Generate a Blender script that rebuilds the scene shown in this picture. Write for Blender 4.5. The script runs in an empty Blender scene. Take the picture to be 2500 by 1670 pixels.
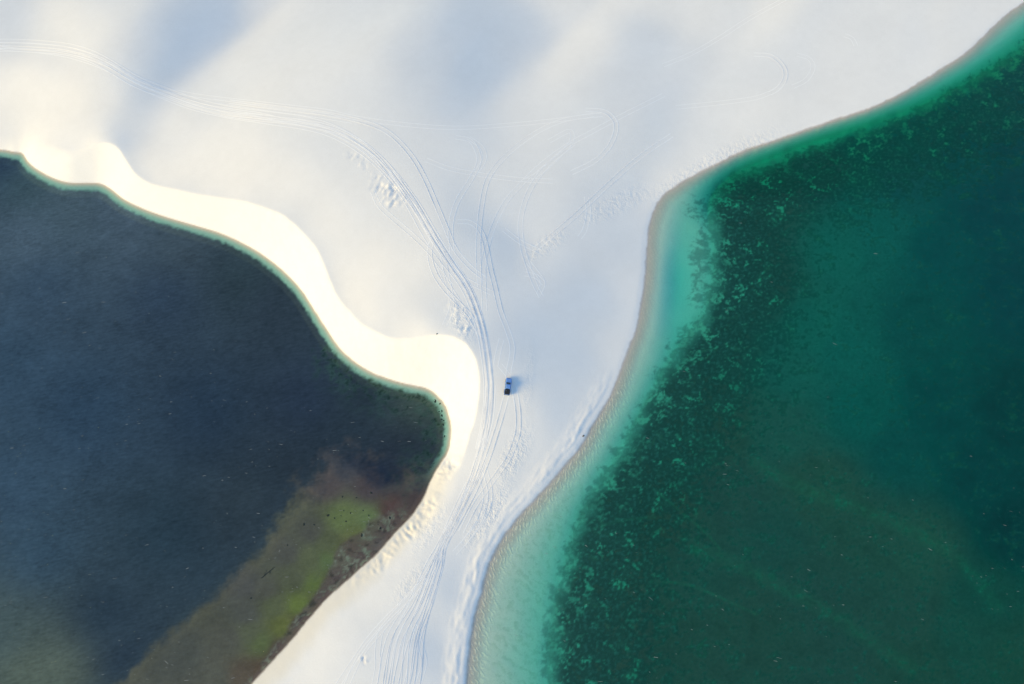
import bpy, bmesh, math, random
import numpy as np
from mathutils import Vector, Matrix

# ------------------------------------------------------------------ camera, sky, sun, exposure
scene = bpy.context.scene
scene.cycles.max_bounces = 5; scene.cycles.diffuse_bounces = 2; scene.cycles.glossy_bounces = 2
TH = math.radians(18.0); DIST = 240.0; FPX = 1786.0          # tilt from straight down, metres to the ground, focal length (photo px)
cam_d = bpy.data.cameras.new('camera'); cam = bpy.data.objects.new('camera', cam_d)
scene.collection.objects.link(cam)
cam.location = (0, -DIST*math.sin(TH), DIST*math.cos(TH)); cam.rotation_euler = (TH, 0, 0)
cam_d.sensor_fit = 'HORIZONTAL'; cam_d.angle = 2*math.atan(1250/FPX); cam_d.clip_start = 1; cam_d.clip_end = 8000
scene.camera = cam

SUN_EL = math.radians(20.0); SUN_AZ = math.radians(202.0)    # azimuth (from +x, ccw) of the direction towards the sun: lower left
to_sun = Vector((math.cos(SUN_EL)*math.cos(SUN_AZ), math.cos(SUN_EL)*math.sin(SUN_AZ), math.sin(SUN_EL)))
world = bpy.data.worlds.new('World'); scene.world = world; world.use_nodes = True
wn = world.node_tree.nodes; wl = world.node_tree.links
sky = wn.new('ShaderNodeTexSky'); sky.sky_type = 'NISHITA'; sky.sun_disc = False
sky.sun_elevation = SUN_EL; sky.sun_rotation = math.pi/2 - SUN_AZ
sky.air_density = 1.2; sky.dust_density = 0.0; sky.ozone_density = 2.5; sky.altitude = 0
wl.new(sky.outputs[0], wn['Background'].inputs[0]); wn['Background'].inputs[1].default_value = 0.15
sun_d = bpy.data.lights.new('sun', 'SUN'); sun_d.energy = 3.45; sun_d.angle = math.radians(24); sun_d.color = (1.0, 0.72, 0.27)
sun = bpy.data.objects.new('sun', sun_d); scene.collection.objects.link(sun)
sun.rotation_euler = (-to_sun).to_track_quat('-Z', 'Y').to_euler(); sun.location = to_sun*300
vs = scene.view_settings; vs.view_transform = 'Standard'; vs.look = 'None'; vs.gamma = 1.0; vs.exposure = 0.68
try: vs.use_curve_mapping = False
except Exception: pass

C = scene.collection
rng = np.random.default_rng(7); random.seed(7)

# ------------------------------------------------------------------ photo pixel <-> ground helpers (used to measure where things stand)
ct, st = math.cos(TH), math.sin(TH)
def W(px, py, z=0.0):
    """ground point at height z seen at photo pixel"""
    x = (np.asarray(px, float)-1250)/FPX; y = -(np.asarray(py, float)-835)/FPX
    dy = y*ct + st; dz = y*st - ct
    t = (z - DIST*ct)/dz
    return t*x, t*dy - DIST*st
def P(X, Y, Z):
    rx = X; ry = Y + DIST*st; rz = Z - DIST*ct
    u = rx; v = ry*ct + rz*st; w = ry*st*1.0 - rz*ct
    w = -( -ry*st + rz*ct)
    return 1250 + FPX*u/w, 835 - FPX*v/w

# ------------------------------------------------------------------ small numeric toolbox
def catmull(pts, n=8):
    p = np.asarray(pts, float); p = np.vstack([2*p[0]-p[1], p, 2*p[-1]-p[-2]]); out = []
    for i in range(1, len(p)-2):
        for k in range(n):
            t = k/n; a, b, c, d = p[i-1], p[i], p[i+1], p[i+2]
            out.append(.5*((2*b)+(-a+c)*t+(2*a-5*b+4*c-d)*t*t+(-a+3*b-3*c+d)*t**3))
    out.append(p[-2]); return np.array(out)
def sdist(X, Y, line, closed_sign=None):
    """distance to a polyline, arclength of the nearest point, signed side (left of direction positive)"""
    best = np.full(X.shape, 1e18); S = np.zeros(X.shape); side = np.ones(X.shape); acc = 0.0
    for i in range(len(line)-1):
        ax, ay = line[i]; bx, by = line[i+1]; dx, dy = bx-ax, by-ay; L2 = dx*dx+dy*dy
        if L2 < 1e-9: continue
        t = np.clip(((X-ax)*dx+(Y-ay)*dy)/L2, 0, 1)
        ex = X-ax-t*dx; ey = Y-ay-t*dy; d2 = ex*ex+ey*ey
        m = d2 < best - 1e-9
        best[m] = d2[m]; S[m] = acc + t[m]*math.sqrt(L2)
        cr = dx*(Y-ay)-dy*(X-ax); side[m] = np.where(cr[m] >= 0, 1.0, -1.0)
        acc += math.sqrt(L2)
    return np.sqrt(best), S, side
def inside(X, Y, poly):
    r = np.zeros(X.shape, bool); n = len(poly)
    for i in range(n):
        x1, y1 = poly[i]; x2, y2 = poly[(i+1) % n]
        if y1 == y2: continue
        c = ((y1 > Y) != (y2 > Y)) & (X < (x2-x1)*(Y-y1)/(y2-y1)+x1)
        r ^= c
    return r
def hsh(ix, iy, seed):
    n = (ix.astype(np.int64)*374761393 + iy.astype(np.int64)*668265263 + seed*974634777) & 0xffffffff
    n = ((n ^ (n >> 13))*1274126177) & 0xffffffff
    return ((n ^ (n >> 16)) & 0xffff)/65535.0
def vnoise(x, y, seed=0):
    ix = np.floor(x); iy = np.floor(y); fx = x-ix; fy = y-iy
    fx = fx*fx*fx*(fx*(fx*6-15)+10); fy = fy*fy*fy*(fy*(fy*6-15)+10)
    a = hsh(ix, iy, seed); b = hsh(ix+1, iy, seed); c = hsh(ix, iy+1, seed); d = hsh(ix+1, iy+1, seed)
    return (a+(b-a)*fx)*(1-fy)+(c+(d-c)*fx)*fy - .5
def fbm(x, y, oct=3, seed=0):
    s = 0; a = 1.0
    for o in range(oct): s = s + a*vnoise(x*2**o+o*17.3, y*2**o-o*9.1, seed+o); a *= .5
    return s
def ss(a, b, x):
    t = np.clip((x-a)/(b-a), 0, 1); return t*t*(3-2*t)
def lin(c):
    c = np.asarray(c, float)/255.0
    return np.where(c <= .04045, c/12.92, ((c+.055)/1.055)**2.4)
def shepard(px, py, ctrl, vals, power=3.0, soft=25.0):
    num = 0; den = 0
    for (cx, cy), v in zip(ctrl, vals):
        w = 1/(((px-cx)**2+(py-cy)**2+soft*soft)**(power/2))
        num = num + (w[..., None]*v if np.ndim(v) else w*v); den = den + w
    return num/(den[..., None] if np.ndim(vals[0]) else den)

# ------------------------------------------------------------------ measured outlines (photo pixels)
SHORE_L = [(-900,330),(-400,350),(-150,362),(0,366),(30,371),(54,374),(66,392),(85,410),(117,429),(149,442),(176,447),(213,447),(246,449),(272,463),(304,488),
 (352,511),(405,530),(469,549),(533,568),(586,591),(639,621),(692,662),(735,708),(767,756),(794,799),(831,852),(873,889),(927,918),(991,937),(1039,948),
 (1065,964),(1087,991),(1099,1028),(1101,1060),(1095,1100),(1078,1130),(1062,1155),(1047,1188),(1034,1218),(1009,1255),(984,1283),(957,1312),(926,1348),
 (900,1372),(868,1400),(830,1434),(791,1470),(756,1510),(722,1552),(670,1610),(616,1670),(520,1775),(380,1930),(150,2150)]
CREST = [(85,368),(115,369),(153,376),(199,372),(230,352),(261,348),(287,358),(307,391),(326,418),(364,447),(441,466),(537,483),(613,494),(690,525),(728,556),
 (767,598),(783,628),(804,682),(831,735),(873,783),(927,815),(980,829),(1033,820),(1087,817),(1129,831),(1156,863),(1170,916),(1170,959),(1161,1012),(1145,1065),(1129,1118)]
SHORE_R = [(2900,-330),(2680,-150),(2560,-45),(2500,6),(2443,50),(2367,123),(2309,163),(2213,222),(2137,259),(2041,293),(1926,332),(1830,364),(1753,399),(1677,439),(1623,475),
 (1604,502),(1590,535),(1582,584),(1579,635),(1576,674),(1570,717),(1563,763),(1551,812),(1535,853),(1517,905),(1491,968),(1450,1035),(1412,1100),(1360,1160),
 (1309,1219),(1259,1272),(1210,1345),(1188,1398),(1178,1442),(1157,1518),(1147,1580),(1141,1650),(1136,1720),(1120,1850),(1100,2100)]
WEED_EDGE = [(2800,-90),(2600,38),(2500,112),(2390,178),(2270,240),(2150,290),(2000,337),(1880,380),(1790,420),(1740,470),(1728,530),(1740,610),(1735,700),(1705,780),(1655,840),(1605,925),
 (1560,1010),(1510,1100),(1455,1185),(1405,1285),(1372,1400),(1352,1500),(1342,1600),(1340,1720),(1335,2100)]
OLIVE = [(1130,1095),(1085,1126),(1034,1150),(1000,1175),(970,1187),(935,1172),(895,1140),(850,1115),(805,1130),(770,1175),(745,1205),(692,1267),(639,1342),(554,1427),(458,1512),(351,1608),(300,1660),(200,1760),(60,1950)]
# brightness seen on the dry sand (photo px, red value): gives the lie of the slopes under the low sun
TONE = """0,0,201 150,50,226 230,60,217 300,40,204 360,40,178 420,40,163 480,30,162 560,10,163 440,120,158 520,80,165 600,30,172 650,60,220 570,130,220 490,190,216
400,160,156 390,190,166 330,120,185 280,120,208 200,120,224 100,120,216 20,110,201 50,200,235 100,250,235 170,250,234 250,250,220 310,290,194 350,200,186 420,235,210
500,260,203 285,335,172 320,330,197 200,300,226 150,340,229 60,340,237 20,340,222 400,330,220 500,340,230 600,340,228 550,420,230 450,400,230 350,390,231 700,470,232
650,300,217 700,300,213 800,300,209 850,340,216 750,200,208 700,100,210 850,100,204 900,50,202 880,200,200 1000,100,185 1100,60,166 1150,120,157 1050,150,176 1150,200,174
1200,170,174 1250,100,166 1300,100,176 1350,60,181 1400,20,181 1290,150,204 1400,80,218 1350,150,221 1250,230,212 1450,100,217 1500,40,200 1550,50,191 1600,100,194 1650,150,205
1550,200,202 1600,250,194 1500,300,206 1400,350,210 1300,350,215 1300,450,216 1200,450,217 1100,400,207 1150,330,199 1050,330,209 1000,350,211 950,280,207 1100,260,189 1000,230,195
1700,60,210 1800,40,211 1850,15,241 2000,50,206 2300,20,240 2400,15,244 2200,40,217 2100,100,208 2000,200,210 1900,150,209 1800,200,209 1750,270,217 1800,300,225 1700,350,209
1650,400,198 2200,120,212 2400,60,206 900,600,238 850,700,235 950,750,220 1000,650,224 1050,700,210 1000,550,230 950,450,223 900,500,232 800,560,243 870,770,236 1000,790,215
1060,790,185 1130,810,202 1175,880,203 1185,950,216 1150,600,191 1200,620,174 1230,600,168 1100,650,195 1300,550,204 1250,530,207 1300,650,191 1400,600,185 1500,600,183 1400,700,184
1450,750,187 1350,800,187 1300,850,184 1280,900,185 1400,900,184 1350,1000,183 1260,1000,208 1220,1000,209 1230,1080,211 1300,1080,207 1350,1100,176 1450,950,181 1500,850,203 1540,700,204
1150,1150,237 1100,1200,241 1050,1250,246 1200,1200,233 1250,1200,210 1150,1300,224 1200,1280,204 1000,1350,232 900,1450,244 1000,1450,229 1050,1500,222 1100,1450,194 1050,1600,188 1000,1650,207
1120,1600,214 950,1600,226 900,1550,225 850,1600,233 700,1650,249 750,1550,256 1150,1400,205"""
TONE = [tuple(map(float, t.split(','))) for t in TONE.split()]

toW = lambda L, z=0.0: np.column_stack(W(np.array([p[0] for p in L]), np.array([p[1] for p in L]), z))
shoreL = toW(catmull(SHORE_L, 6)); shoreR = toW(catmull(SHORE_R, 6)); weedE = toW(catmull(WEED_EDGE, 5), -1.2); oliveE = toW(catmull(OLIVE, 5), -.8)
polyL = np.vstack([shoreL, [(-520, shoreL[-1][1]-60), (-620, 60)]])
polyR = np.vstack([shoreR, [(40, -420), (620, -420), (620, 420)]])

# ------------------------------------------------------------------ coarse fields (1.25 m)
CX = np.arange(-260, 260.1, 1.25); CY = np.arange(-165, 215.1, 1.25)
GX, GY = np.meshgrid(CX, CY)
dL, sL, _ = sdist(GX, GY, shoreL); dL = np.where(inside(GX, GY, polyL), -dL, dL)
dR, sR, _ = sdist(GX, GY, shoreR); dR = np.where(inside(GX, GY, polyR), -dR, dR)
dW_, sW_, sideW = sdist(GX, GY, weedE); dWd = dW_*sideW         # + on the deep side
dO_, sO_, sideO = sdist(GX, GY, oliveE); dOl = dO_*sideO
def cw(grid, f):            # linear sampling weights of a uniform axis
    u = np.clip((f-grid[0])/(grid[1]-grid[0]), 0, len(grid)-1.001); return u
def bil(F, x, y, gx=CX, gy=CY):
    u = cw(gx, x); v = cw(gy, y); i = u.astype(int); j = v.astype(int); a = u-i; b = v-j
    return (F[j, i]*(1-a)+F[j, i+1]*a)*(1-b)+(F[j+1, i]*(1-a)+F[j+1, i+1]*a)*b
def bspl(grid, f):          # cubic B-spline weights, dense matrix
    u = cw(grid, f); i = np.floor(u).astype(int); t = u-i; M = np.zeros((len(f), len(grid)))
    w = [(1-t)**3/6, (3*t**3-6*t*t+4)/6, (-3*t**3+3*t*t+3*t+1)/6, t**3/6]
    for k in range(4):
        np.add.at(M, (np.arange(len(f)), np.clip(i-1+k, 0, len(grid)-1)), w[k])
    return M

# slope of the sand next to the left lagoon: slip face above, low bank further down
slip_k = [(-900,.30),(0,.40),(120,.50),(300,.56),(1060,.56),(1130,.48),(1200,.36),(1300,.28),(1400,.24),(1700,.22),(2200,.22)]
def slip(py): return np.interp(py, [a for a, b in slip_k], [b for a, b in slip_k])

# ------------------------------------------------------------------ the dune surface from the sun-facing slopes: least squares on a 2.5 m grid
SX = np.arange(-260, 260.1, 2.5); SY = np.arange(-165, 215.1, 2.5); QX, QY = np.meshgrid(SX, SY)
qdL = bil(dL, QX, QY); qdR = bil(dR, QX, QY)
sdx, sdy = math.cos(SUN_AZ+math.pi), math.sin(SUN_AZ+math.pi)     # horizontal direction away from the sun
hs = np.zeros_like(QX); floor_m = np.zeros(QX.shape, bool)
VALLEYS = [([(440,195),(520,135),(600,68),(700,-15),(800,-100)], .075, 30), ([(1235,195),(1330,118),(1440,15),(1520,-60)], .06, 40)]
tc = [(a, b) for a, b, c in TONE]; tv = [(1.0 if c < 200 else .90)*(float(lin(min(c, 252)))-.66) for a, b, c in TONE]
crest_px = catmull(CREST, 5); crest_h = np.full(len(crest_px), 6.0)
for it in range(5):
    px, py = P(QX, QY, np.maximum(hs, 0))
    ba = math.radians(-39); rot = lambda u, v: ((u*math.cos(ba)+v*math.sin(ba))*.45, (-u*math.sin(ba)+v*math.cos(ba))*1.15)   # dune bands run this way up here
    ru, rv = rot(px, py); diag = ss(430, 250, py)*ss(230, 330, px)
    tgt = shepard(px, py, tc, tv, 4.0, 24.0)*(1-diag) + shepard(ru, rv, [rot(*q) for q in tc], tv, 4.0, 24.0)*diag
    for seg, amp, wd in VALLEYS:                                     # sharp valley lines where a lee slope meets the next windward slope
        dd_, ssg, sd_ = sdist(px, py, np.asarray(seg, float)); Lg = sum(math.dist(a, b) for a, b in zip(seg, seg[1:]))
        tgt = tgt + amp*sd_*np.exp(-dd_/wd)*ss(0, .25*Lg, ssg)
    onpic = ss(-250, 0, px)*ss(2750, 2500, px)*ss(-150, 0, py)*ss(1820, 1670, py)
    tgt = tgt*np.clip(onpic, 0.0, 1); 
    for k in range(6):
        cxw, cyw = W(crest_px[:, 0], crest_px[:, 1], crest_h); crest_h = np.maximum(slip(crest_px[:, 1])*bil(dL, cxw, cyw), .3)
    A = np.zeros_like(QX); B = np.zeros_like(QX)                 # point constraints
    def pin(x, y, h, w):
        u = np.clip(np.round((x-SX[0])/2.5).astype(int), 0, len(SX)-1); v = np.clip(np.round((y-SY[0])/2.5).astype(int), 0, len(SY)-1)
        np.add.at(A, (v, u), w); np.add.at(B, (v, u), w*h)
    pin(cxw, cyw, crest_h, 1.2)
    m = (qdR < 9) & (qdR > -6); sp_ = .03+.11*ss(430, 540, py)*ss(1200, 1050, py); A[m] += .08; B[m] += .08*(.12+.5*ss(950, 1080, py)+sp_*qdR)[m]
    m = (qdL < 5) & (qdL > -6) & (py > 1180); A[m] += .5; B[m] += .5*(1.0+.12*qdL[m])
    m = (qdL < 5) & (qdL > -6) & (py < 420) & (px < 70); A[m] += .06; B[m] += .06*(.6+.1*qdL[m])
    if it: floor_m |= (qdR > 0) & (qdL > 0) & (hs < .4+.02*np.minimum(qdR, 40))
    m = floor_m; A[m] += .03; B[m] += .03*(.7+.03*np.minimum(qdR[m], 40))
    wt = np.where((qdL < 0) | (qdR < 0), .03, 1.0)
    slipzone = (qdL > 0) & (bil(dL, QX, QY)*slip(py) < hs-.5) & (it > 0); wt = np.where(slipzone, .03, wt)
    def Ds(h):
        gx = np.zeros_like(h); gy = np.zeros_like(h)
        gx[:, :-1] = (h[:, 1:]-h[:, :-1])/2.5; gy[:-1] = (h[1:]-h[:-1])/2.5
        return gx, gy
    def DsT(gx, gy):
        o = np.zeros_like(gx)
        o[:, 1:] += gx[:, :-1]/2.5; o[:, :-1] -= gx[:, :-1]/2.5; o[1:] += gy[:-1]/2.5; o[:-1] -= gy[:-1]/2.5
        return o
    def lap(h):
        q = np.pad(h, 1, mode='edge'); return (q[1:-1, 2:]+q[1:-1, :-2]+q[2:, 1:-1]+q[:-2, 1:-1]-4*h)/6.25
    def op(h):
        gx, gy = Ds(h); s = wt*(gx*sdx+gy*sdy); r = .02*(-gx*sdy+gy*sdx)
        return DsT(s*sdx - r*sdy, s*sdy + r*sdx) + 4.0*lap(lap(h)) + (A+2e-5)*h
    s = wt*tgt; b = DsT(s*sdx, s*sdy) + B + 2e-5*5
    x = hs.copy(); r = b-op(x); p = r.copy(); rs = (r*r).sum()
    for k in range(700 if it == 0 else 300):
        q = op(p); al = rs/(p*q).sum(); x += al*p; r -= al*q; rn = (r*r).sum()
        if rn < 1e-9*(b*b).sum(): break
        p = r+rn/rs*p; rs = rn
    hs = x
print('dune heights', hs.min(), hs.max(), 'crest', crest_h.min(), crest_h.max())

# ------------------------------------------------------------------ the terrain grid: 0.4 m in view, coarser outwards
def axis(lo, hi, step, far):
    core = np.arange(lo, hi+1e-6, step); out = [hi]; d = step
    while out[-1] < far: d *= 1.28; out.append(out[-1]+d)
    neg = [lo]; d = step
    while neg[-1] > -far: d *= 1.28; neg.append(neg[-1]-d)
    return np.concatenate([neg[:0:-1], core, out[1:]])
FX = axis(-212, 212, .4, 2500); FY = axis(-116, 152, .4, 2500)
NX, NY = len(FX), len(FY)
X, Y = np.meshgrid(FX, FY)
up = lambda F, gx=CX, gy=CY: bspl(gy, FY) @ F @ bspl(gx, FX).T
Hs = up(hs, SX, SY); DL = up(dL); DR = up(dR); DW = up(dWd); DO = up(dOl); SL = bil(sL, X, Y); SR = bil(sR, X, Y)
PX, PY = P(X, Y, np.clip(Hs, 0, 12))
# uneven waterline
DR = DR + .28*fbm(X/2.6, Y/2.6, 2, 3) + .12*fbm(X/.9, Y/.9, 1, 5); DL = DL + .18*fbm(X/2.2, Y/2.2, 2, 4)*ss(500, 700, PX)
K = slip(PY)
def smin(a, b, k):
    h = np.clip(.5+.5*(b-a)/k, 0, 1); return b*(1-h)+a*h-k*h*(1-h)
far_mask = ss(230, 330, np.abs(X)) + ss(170, 260, np.abs(Y)); far_mask = np.clip(far_mask, 0, 1)
Hd = Hs + far_mask*6*(fbm(X/120, Y/120, 3, 21)+.3)
bank = np.maximum(DL, 0)*K
soft = .12 + 1.6*ss(1080, 1220, PY) + 1.2*ss(250, 120, PX)
H = smin(Hd, bank + .02, soft)
# little scarp along the lower right shore, gentle beach above
lip = ss(880, 1010, PY)                                              # only on the lower part
wob = 1.5*fbm(SR/9, SR*0, 2, 8)
beach = np.where(DR < 2.2+wob, .50*np.clip(DR, 0, 9), .50*(2.2+wob)+.02*(DR-2.2-wob))
beach2 = .30*np.clip(DR, 0, 100)
H = smin(H, beach*lip + beach2*(1-lip)+.03+ 9*ss(1.5, 16, DR), .3)
H += lip*.28*ss(2.0, 3.0, DR+.4*wob)*ss(7.5, 3.2, DR)*(.7+.9*fbm(SR/3.5, DR/1.2, 2, 31))
# gullied bank on the lower left shore
g_zone = ss(1095, 1135, PY)*ss(1450, 1380, PY)*ss(.2, 1.2, DL)*ss(5.6, 3.6, DL+.9*fbm(SL/3, SL*0, 2, 41))
gs = SL+1.6*fbm(SL/4, DL/4, 2, 44); H += .58*g_zone*(.4+1.2*(fbm(SL/7, SL*0, 2, 46)+.5))*(.80*np.abs(fbm(gs/1.7, DL/5, 2, 43))**.8-.40 + .5*fbm(gs/.9, DL/1.6, 2, 47))
# churned-up patches where wheels dug in, and trampled sand
def patch(cx, cy, rx, ry, ang):
    a = math.radians(ang); u = (PX-cx)*math.cos(a)+(PY-cy)*math.sin(a); v = -(PX-cx)*math.sin(a)+(PY-cy)*math.cos(a)
    return np.exp(-((u/rx)**2+(v/ry)**2)**2)
ch = patch(947, 470, 52, 26, 40) + .8*patch(1125, 780, 48, 24, 62) + .6*patch(880, 395, 26, 12, 35) + .3*patch(850, 378, 14, 10, 0)
ang = .9; ua = X*math.cos(ang)+Y*math.sin(ang); ub = -X*math.sin(ang)+Y*math.cos(ang)
cn = fbm(ua/2.6, ub/1.1, 3, 51)
H += np.clip(ch, 0, 1)*.75*np.clip(np.abs(cn)-.14, 0, 1)*np.sign(cn)*ss(.4, 1.2, DL)
rough = np.clip(patch(1255, 1110, 75, 28, 118)*1.0 + patch(1190, 1260, 90, 25, 125) + .9*patch(1750, 400, 170, 30, -27) + .8*patch(1330, 600, 60, 22, -32) + .7*patch(1500, 500, 90, 25, -25)
        + .7*patch(1050, 1290, 70, 22, 125)+.6*patch(1000, 1420, 60, 18, 125) + .8*patch(1130, 790, 55, 30, 60) + .35*patch(1290, 930, 90, 14, 95), 0, 1)
H += rough*.16*fbm(X/.75, Y/.75, 1, 61)*ss(.3, 1.5, DL)*ss(.3, 1.5, DR)
# small tread marks along the right bank
bankmarks = lip*ss(1.5, 2.5, DR)*ss(9, 5, DR); H += bankmarks*.10*fbm(SR/2.4, DR/.6, 1, 63)
# mounds spoilt at the bottom (circle of a turning wheel)
H += .5*patch(890, 1612, 12, 9, 20)*fbm(X/.9, Y/.9, 2, 67)

# ---- lake beds
def lake_depth_R():
    t = np.clip(-DR/np.maximum(-DR+np.maximum(-DW, 0)+1e-3, 1e-3), 0, 1)     # 0 at the shore, 1 at the weed line
    d1 = .05*np.minimum(-DR, 4.0) + 1.2*t**1.75*(1+1.7*ss(560, 420, PY))
    top = ss(560, 420, PY)
    d1 = d1*1.0 
    pool = np.exp(-((PX-1648-.05*(690-PY))/46)**2-((PY-690)/130)**2); d1 = d1 + .75*pool*ss(1, 12, -DR)
    d2 = 1.5 + .045*np.clip(DW, 0, 30)
    q_ = ss(-4, 4, DW); return d1*(1-q_) + np.maximum(d2, d1)*q_
depR = lake_depth_R() + .08*fbm(X/6, Y/6, 2, 71)*ss(2, 8, -DR)
steep = ss(1180, 1060, PY)
depL = np.minimum(np.maximum(-DL, 0)*.42, 1.9)*steep + (1-steep)*np.minimum(np.maximum(-DL, 0)*.35, .55)
olv = np.maximum(ss(-4, 4, DO), 0); 
depL = depL*(1-.55*(olv*(1-steep))) + (1-steep)*(1-olv)*ss(0, 2, -DL)*1.1
H = np.where(DR < 0, -np.maximum(depR, 0)*ss(0, .6, -DR) - .02, H)
H = np.where(DL < 0, -np.maximum(depL, 0) - .02, H)
H = np.where((DR >= 0) & (DL >= 0), np.maximum(H, .015), H)

# ------------------------------------------------------------------ colours of sand and beds (vertex attribute)
PX, PY = P(X, Y, H)
SAND = np.array([.805, .805, .79]); WET = np.array([.49, .46, .43])
alb = np.empty(X.shape+(3,)); alb[:] = SAND
alb *= (1+.035*fbm(X/14, Y/14, 3, 81)+.02*fbm(X/2, Y/2, 2, 83))[..., None]
def mixc(a, c, m): return a*(1-m[..., None])+np.asarray(c)*m[..., None]
wetR = ss(.75, .1, DR+.25*fbm(X/1.5, Y/1.5, 2, 85)); alb = mixc(alb, WET*1.0, wetR*.9*(DR >= 0))
wetL = ss(.35, .0, DL); alb = mixc(alb, WET*1.05, wetL*.8*(DL >= 0))
low = ss(1100, 1160, PY)*ss(7.5, 2.0, DL+1.6*fbm(X/5, Y/5, 2, 87)); alb = mixc(alb, np.array([.74, .69, .57]), low*.65*(DL >= 0))
SIG_R = np.array([.45, .055, .115]); SIG_L = np.array([.20, .08, .07]); E_SUN = np.array([.60, .475, .24])*.9; E_SKY = np.array([.23, .39, .65])*.95
def bed(targets, sig, depth, path=3.0, refl=(.006, .010, .016), soft=30.0, power=4.0):
    c = [(t[0], t[1]) for t in targets]; v = [np.asarray(lin(t[2:5])) for t in targets]
    col = shepard(PX, PY, c, v, power, soft)
    dd = sig*np.maximum(depth, .05)[..., None]
    return np.clip((col-np.array(refl))/(E_SUN*np.exp(-dd*3.95)+E_SKY*np.exp(-dd*2.6)), .008, .8)
BED_R = [(1900,450,35,78,70),(1800,560,34,76,68),(1850,700,32,76,68),(2000,420,25,82,76),(2100,350,15,85,80),(2250,280,12,88,84),(2400,220,15,86,86),(2480,180,14,80,86),(2100,480,18,98,88),(2050,600,20,105,92),
 (2150,560,18,98,90),(1980,800,20,104,90),(1930,900,22,98,86),(2060,860,18,98,88),(2200,450,18,85,85),(2350,380,15,78,82),(2480,400,12,66,76),(2420,520,11,64,74),(2300,600,14,74,78),(2480,700,10,62,72),
 (2250,800,16,76,75),(2100,1000,16,90,82),(2300,1000,10,68,70),(2480,1000,6,55,60),(2200,1100,16,76,74),(2400,1150,8,60,64),(2480,1300,4,50,56),(1750,1050,33,76,66),(1650,950,34,76,66),(1900,1050,28,86,76),
 (1800,1200,32,74,68),(2000,1200,36,78,66),(1600,1250,34,72,62),(1700,1400,30,76,68),(1900,1300,28,74,68),(1650,1550,34,72,64),(1500,1400,40,80,68),(1450,1550,42,82,70),(2100,1300,32,76,66),(2250,1350,34,80,68),
 (2400,1450,22,72,64),(2350,1550,26,76,66),(2480,1620,28,74,62),(2200,1500,36,74,66),(2000,1450,32,72,66),(2050,1580,34,72,66),(1850,1550,34,72,64),(2250,1640,30,72,62),(1750,850,30,74,66)]
BED_R = [(x_, y_, r_*.62+24*.38, g_*.62+78*.38, b_*.62+71*.38) for x_, y_, r_, g_, b_ in BED_R]
cr = np.clip(bed(BED_R, SIG_R, depR)*np.array([1.45, 1.0, 1.14]), .008, .8)
deepm = ss(-2.0, 6.0, DW+3.0*fbm(X/5, Y/5, 3, 91)); shallow_sand = np.array([.67, .63, .55])
wetb = ss(-5.0, -1.4, DR)                                           # darker, browner rippled sand near the water's edge
bedR = mixc(np.broadcast_to(shallow_sand, X.shape+(3,)), np.array([.50, .455, .39]), wetb*.85)
bedR = mixc(bedR, np.array([.34, .60, .66]), .6*np.exp(-((PX-1648-.05*(690-PY))/52)**2-((PY-700)/140)**2)*ss(1, 8, -DR)) ; bedR = bedR*(1-deepm[..., None]) + cr*deepm[..., None]
alb = np.where((DR < 0)[..., None], bedR, alb)
BED_L = [(10,385,36,55,85),(60,450,60,86,100),(60,570,74,97,120),(160,500,70,93,112),(300,540,68,90,112),(430,600,60,80,98),(100,700,54,77,102),(400,720,46,66,90),(600,680,46,66,80),(650,740,45,62,80),
 (200,1000,46,70,96),(500,1000,40,60,83),(750,980,40,57,80),(30,900,52,77,103),(30,1200,54,80,106),(100,1350,52,78,102),(400,1300,41,62,80),(250,1500,42,62,82),(600,1230,45,62,77),(900,980,42,60,78),
 (1020,985,66,90,92),(1000,1080,40,54,72),(950,1140,38,50,70),(860,1060,40,57,74),(300,1620,40,58,78),(720,1150,42,58,74),(60,1630,82,100,96),(140,1650,80,98,96),(20,1560,66,88,98)]
OLI_L = [(840,1140,80,84,76),(800,1180,88,86,74),(900,1190,78,76,68),(1000,1180,84,86,72),(1040,1150,86,100,80),(700,1350,86,92,74),(600,1500,86,93,75),(760,1300,84,90,72),(840,1270,120,142,72),(900,1275,120,146,76),(870,1310,126,142,70),
 (800,1370,104,128,66),(770,1430,112,136,62),(730,1480,114,136,60),(690,1530,116,130,60),(640,1570,104,122,64),(960,1250,90,74,64),(1010,1220,76,70,62),(950,1300,78,62,58),(890,1360,84,66,62),(830,1415,76,62,58),(790,1450,76,60,58),
 (740,1520,78,64,58),(680,1590,82,72,60),(640,1640,92,84,62),(450,1600,84,92,74),(520,1650,92,98,76),(940,1335,104,116,100),(560,1560,86,92,72),(600,1430,84,90,75),(650,1440,86,92,72),(600,1650,94,90,68),(800,1325,94,106,70),(720,1410,90,100,70),(760,1365,94,106,70),(670,1480,92,104,68),(610,1545,90,100,70),(860,1340,100,96,66),(830,1350,98,112,68)]
OLI_L = [(x_, y_, *((r_*.82, g_*.82, b_*1.12) if g_ > 118 else (r_*.93, g_*.93, b_*1.12))) for x_, y_, r_, g_, b_ in OLI_L]
cl = bed(BED_L, SIG_L, depL, soft=60.0, power=3.0)*np.array([1.12, 1.0, .88]); co = bed(OLI_L, SIG_L, depL, soft=14.0)*.95
ew_ = 1+1.2*ss(1600, 1450, PY)*0+4*ss(1350, 1180, PY)+.8; brn = toW(catmull([(1085,1130),(1010,1195),(960,1240),(905,1272),(882,1297),(830,1330),(813,1363),(801,1394),(778,1443),(758,1466),(725,1505),(690,1555),(640,1622),(598,1672),(520,1765)], 5), -.4)
bd_, _, bs_ = sdist(GX, GY, brn); DB = up(bd_*bs_)
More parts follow.
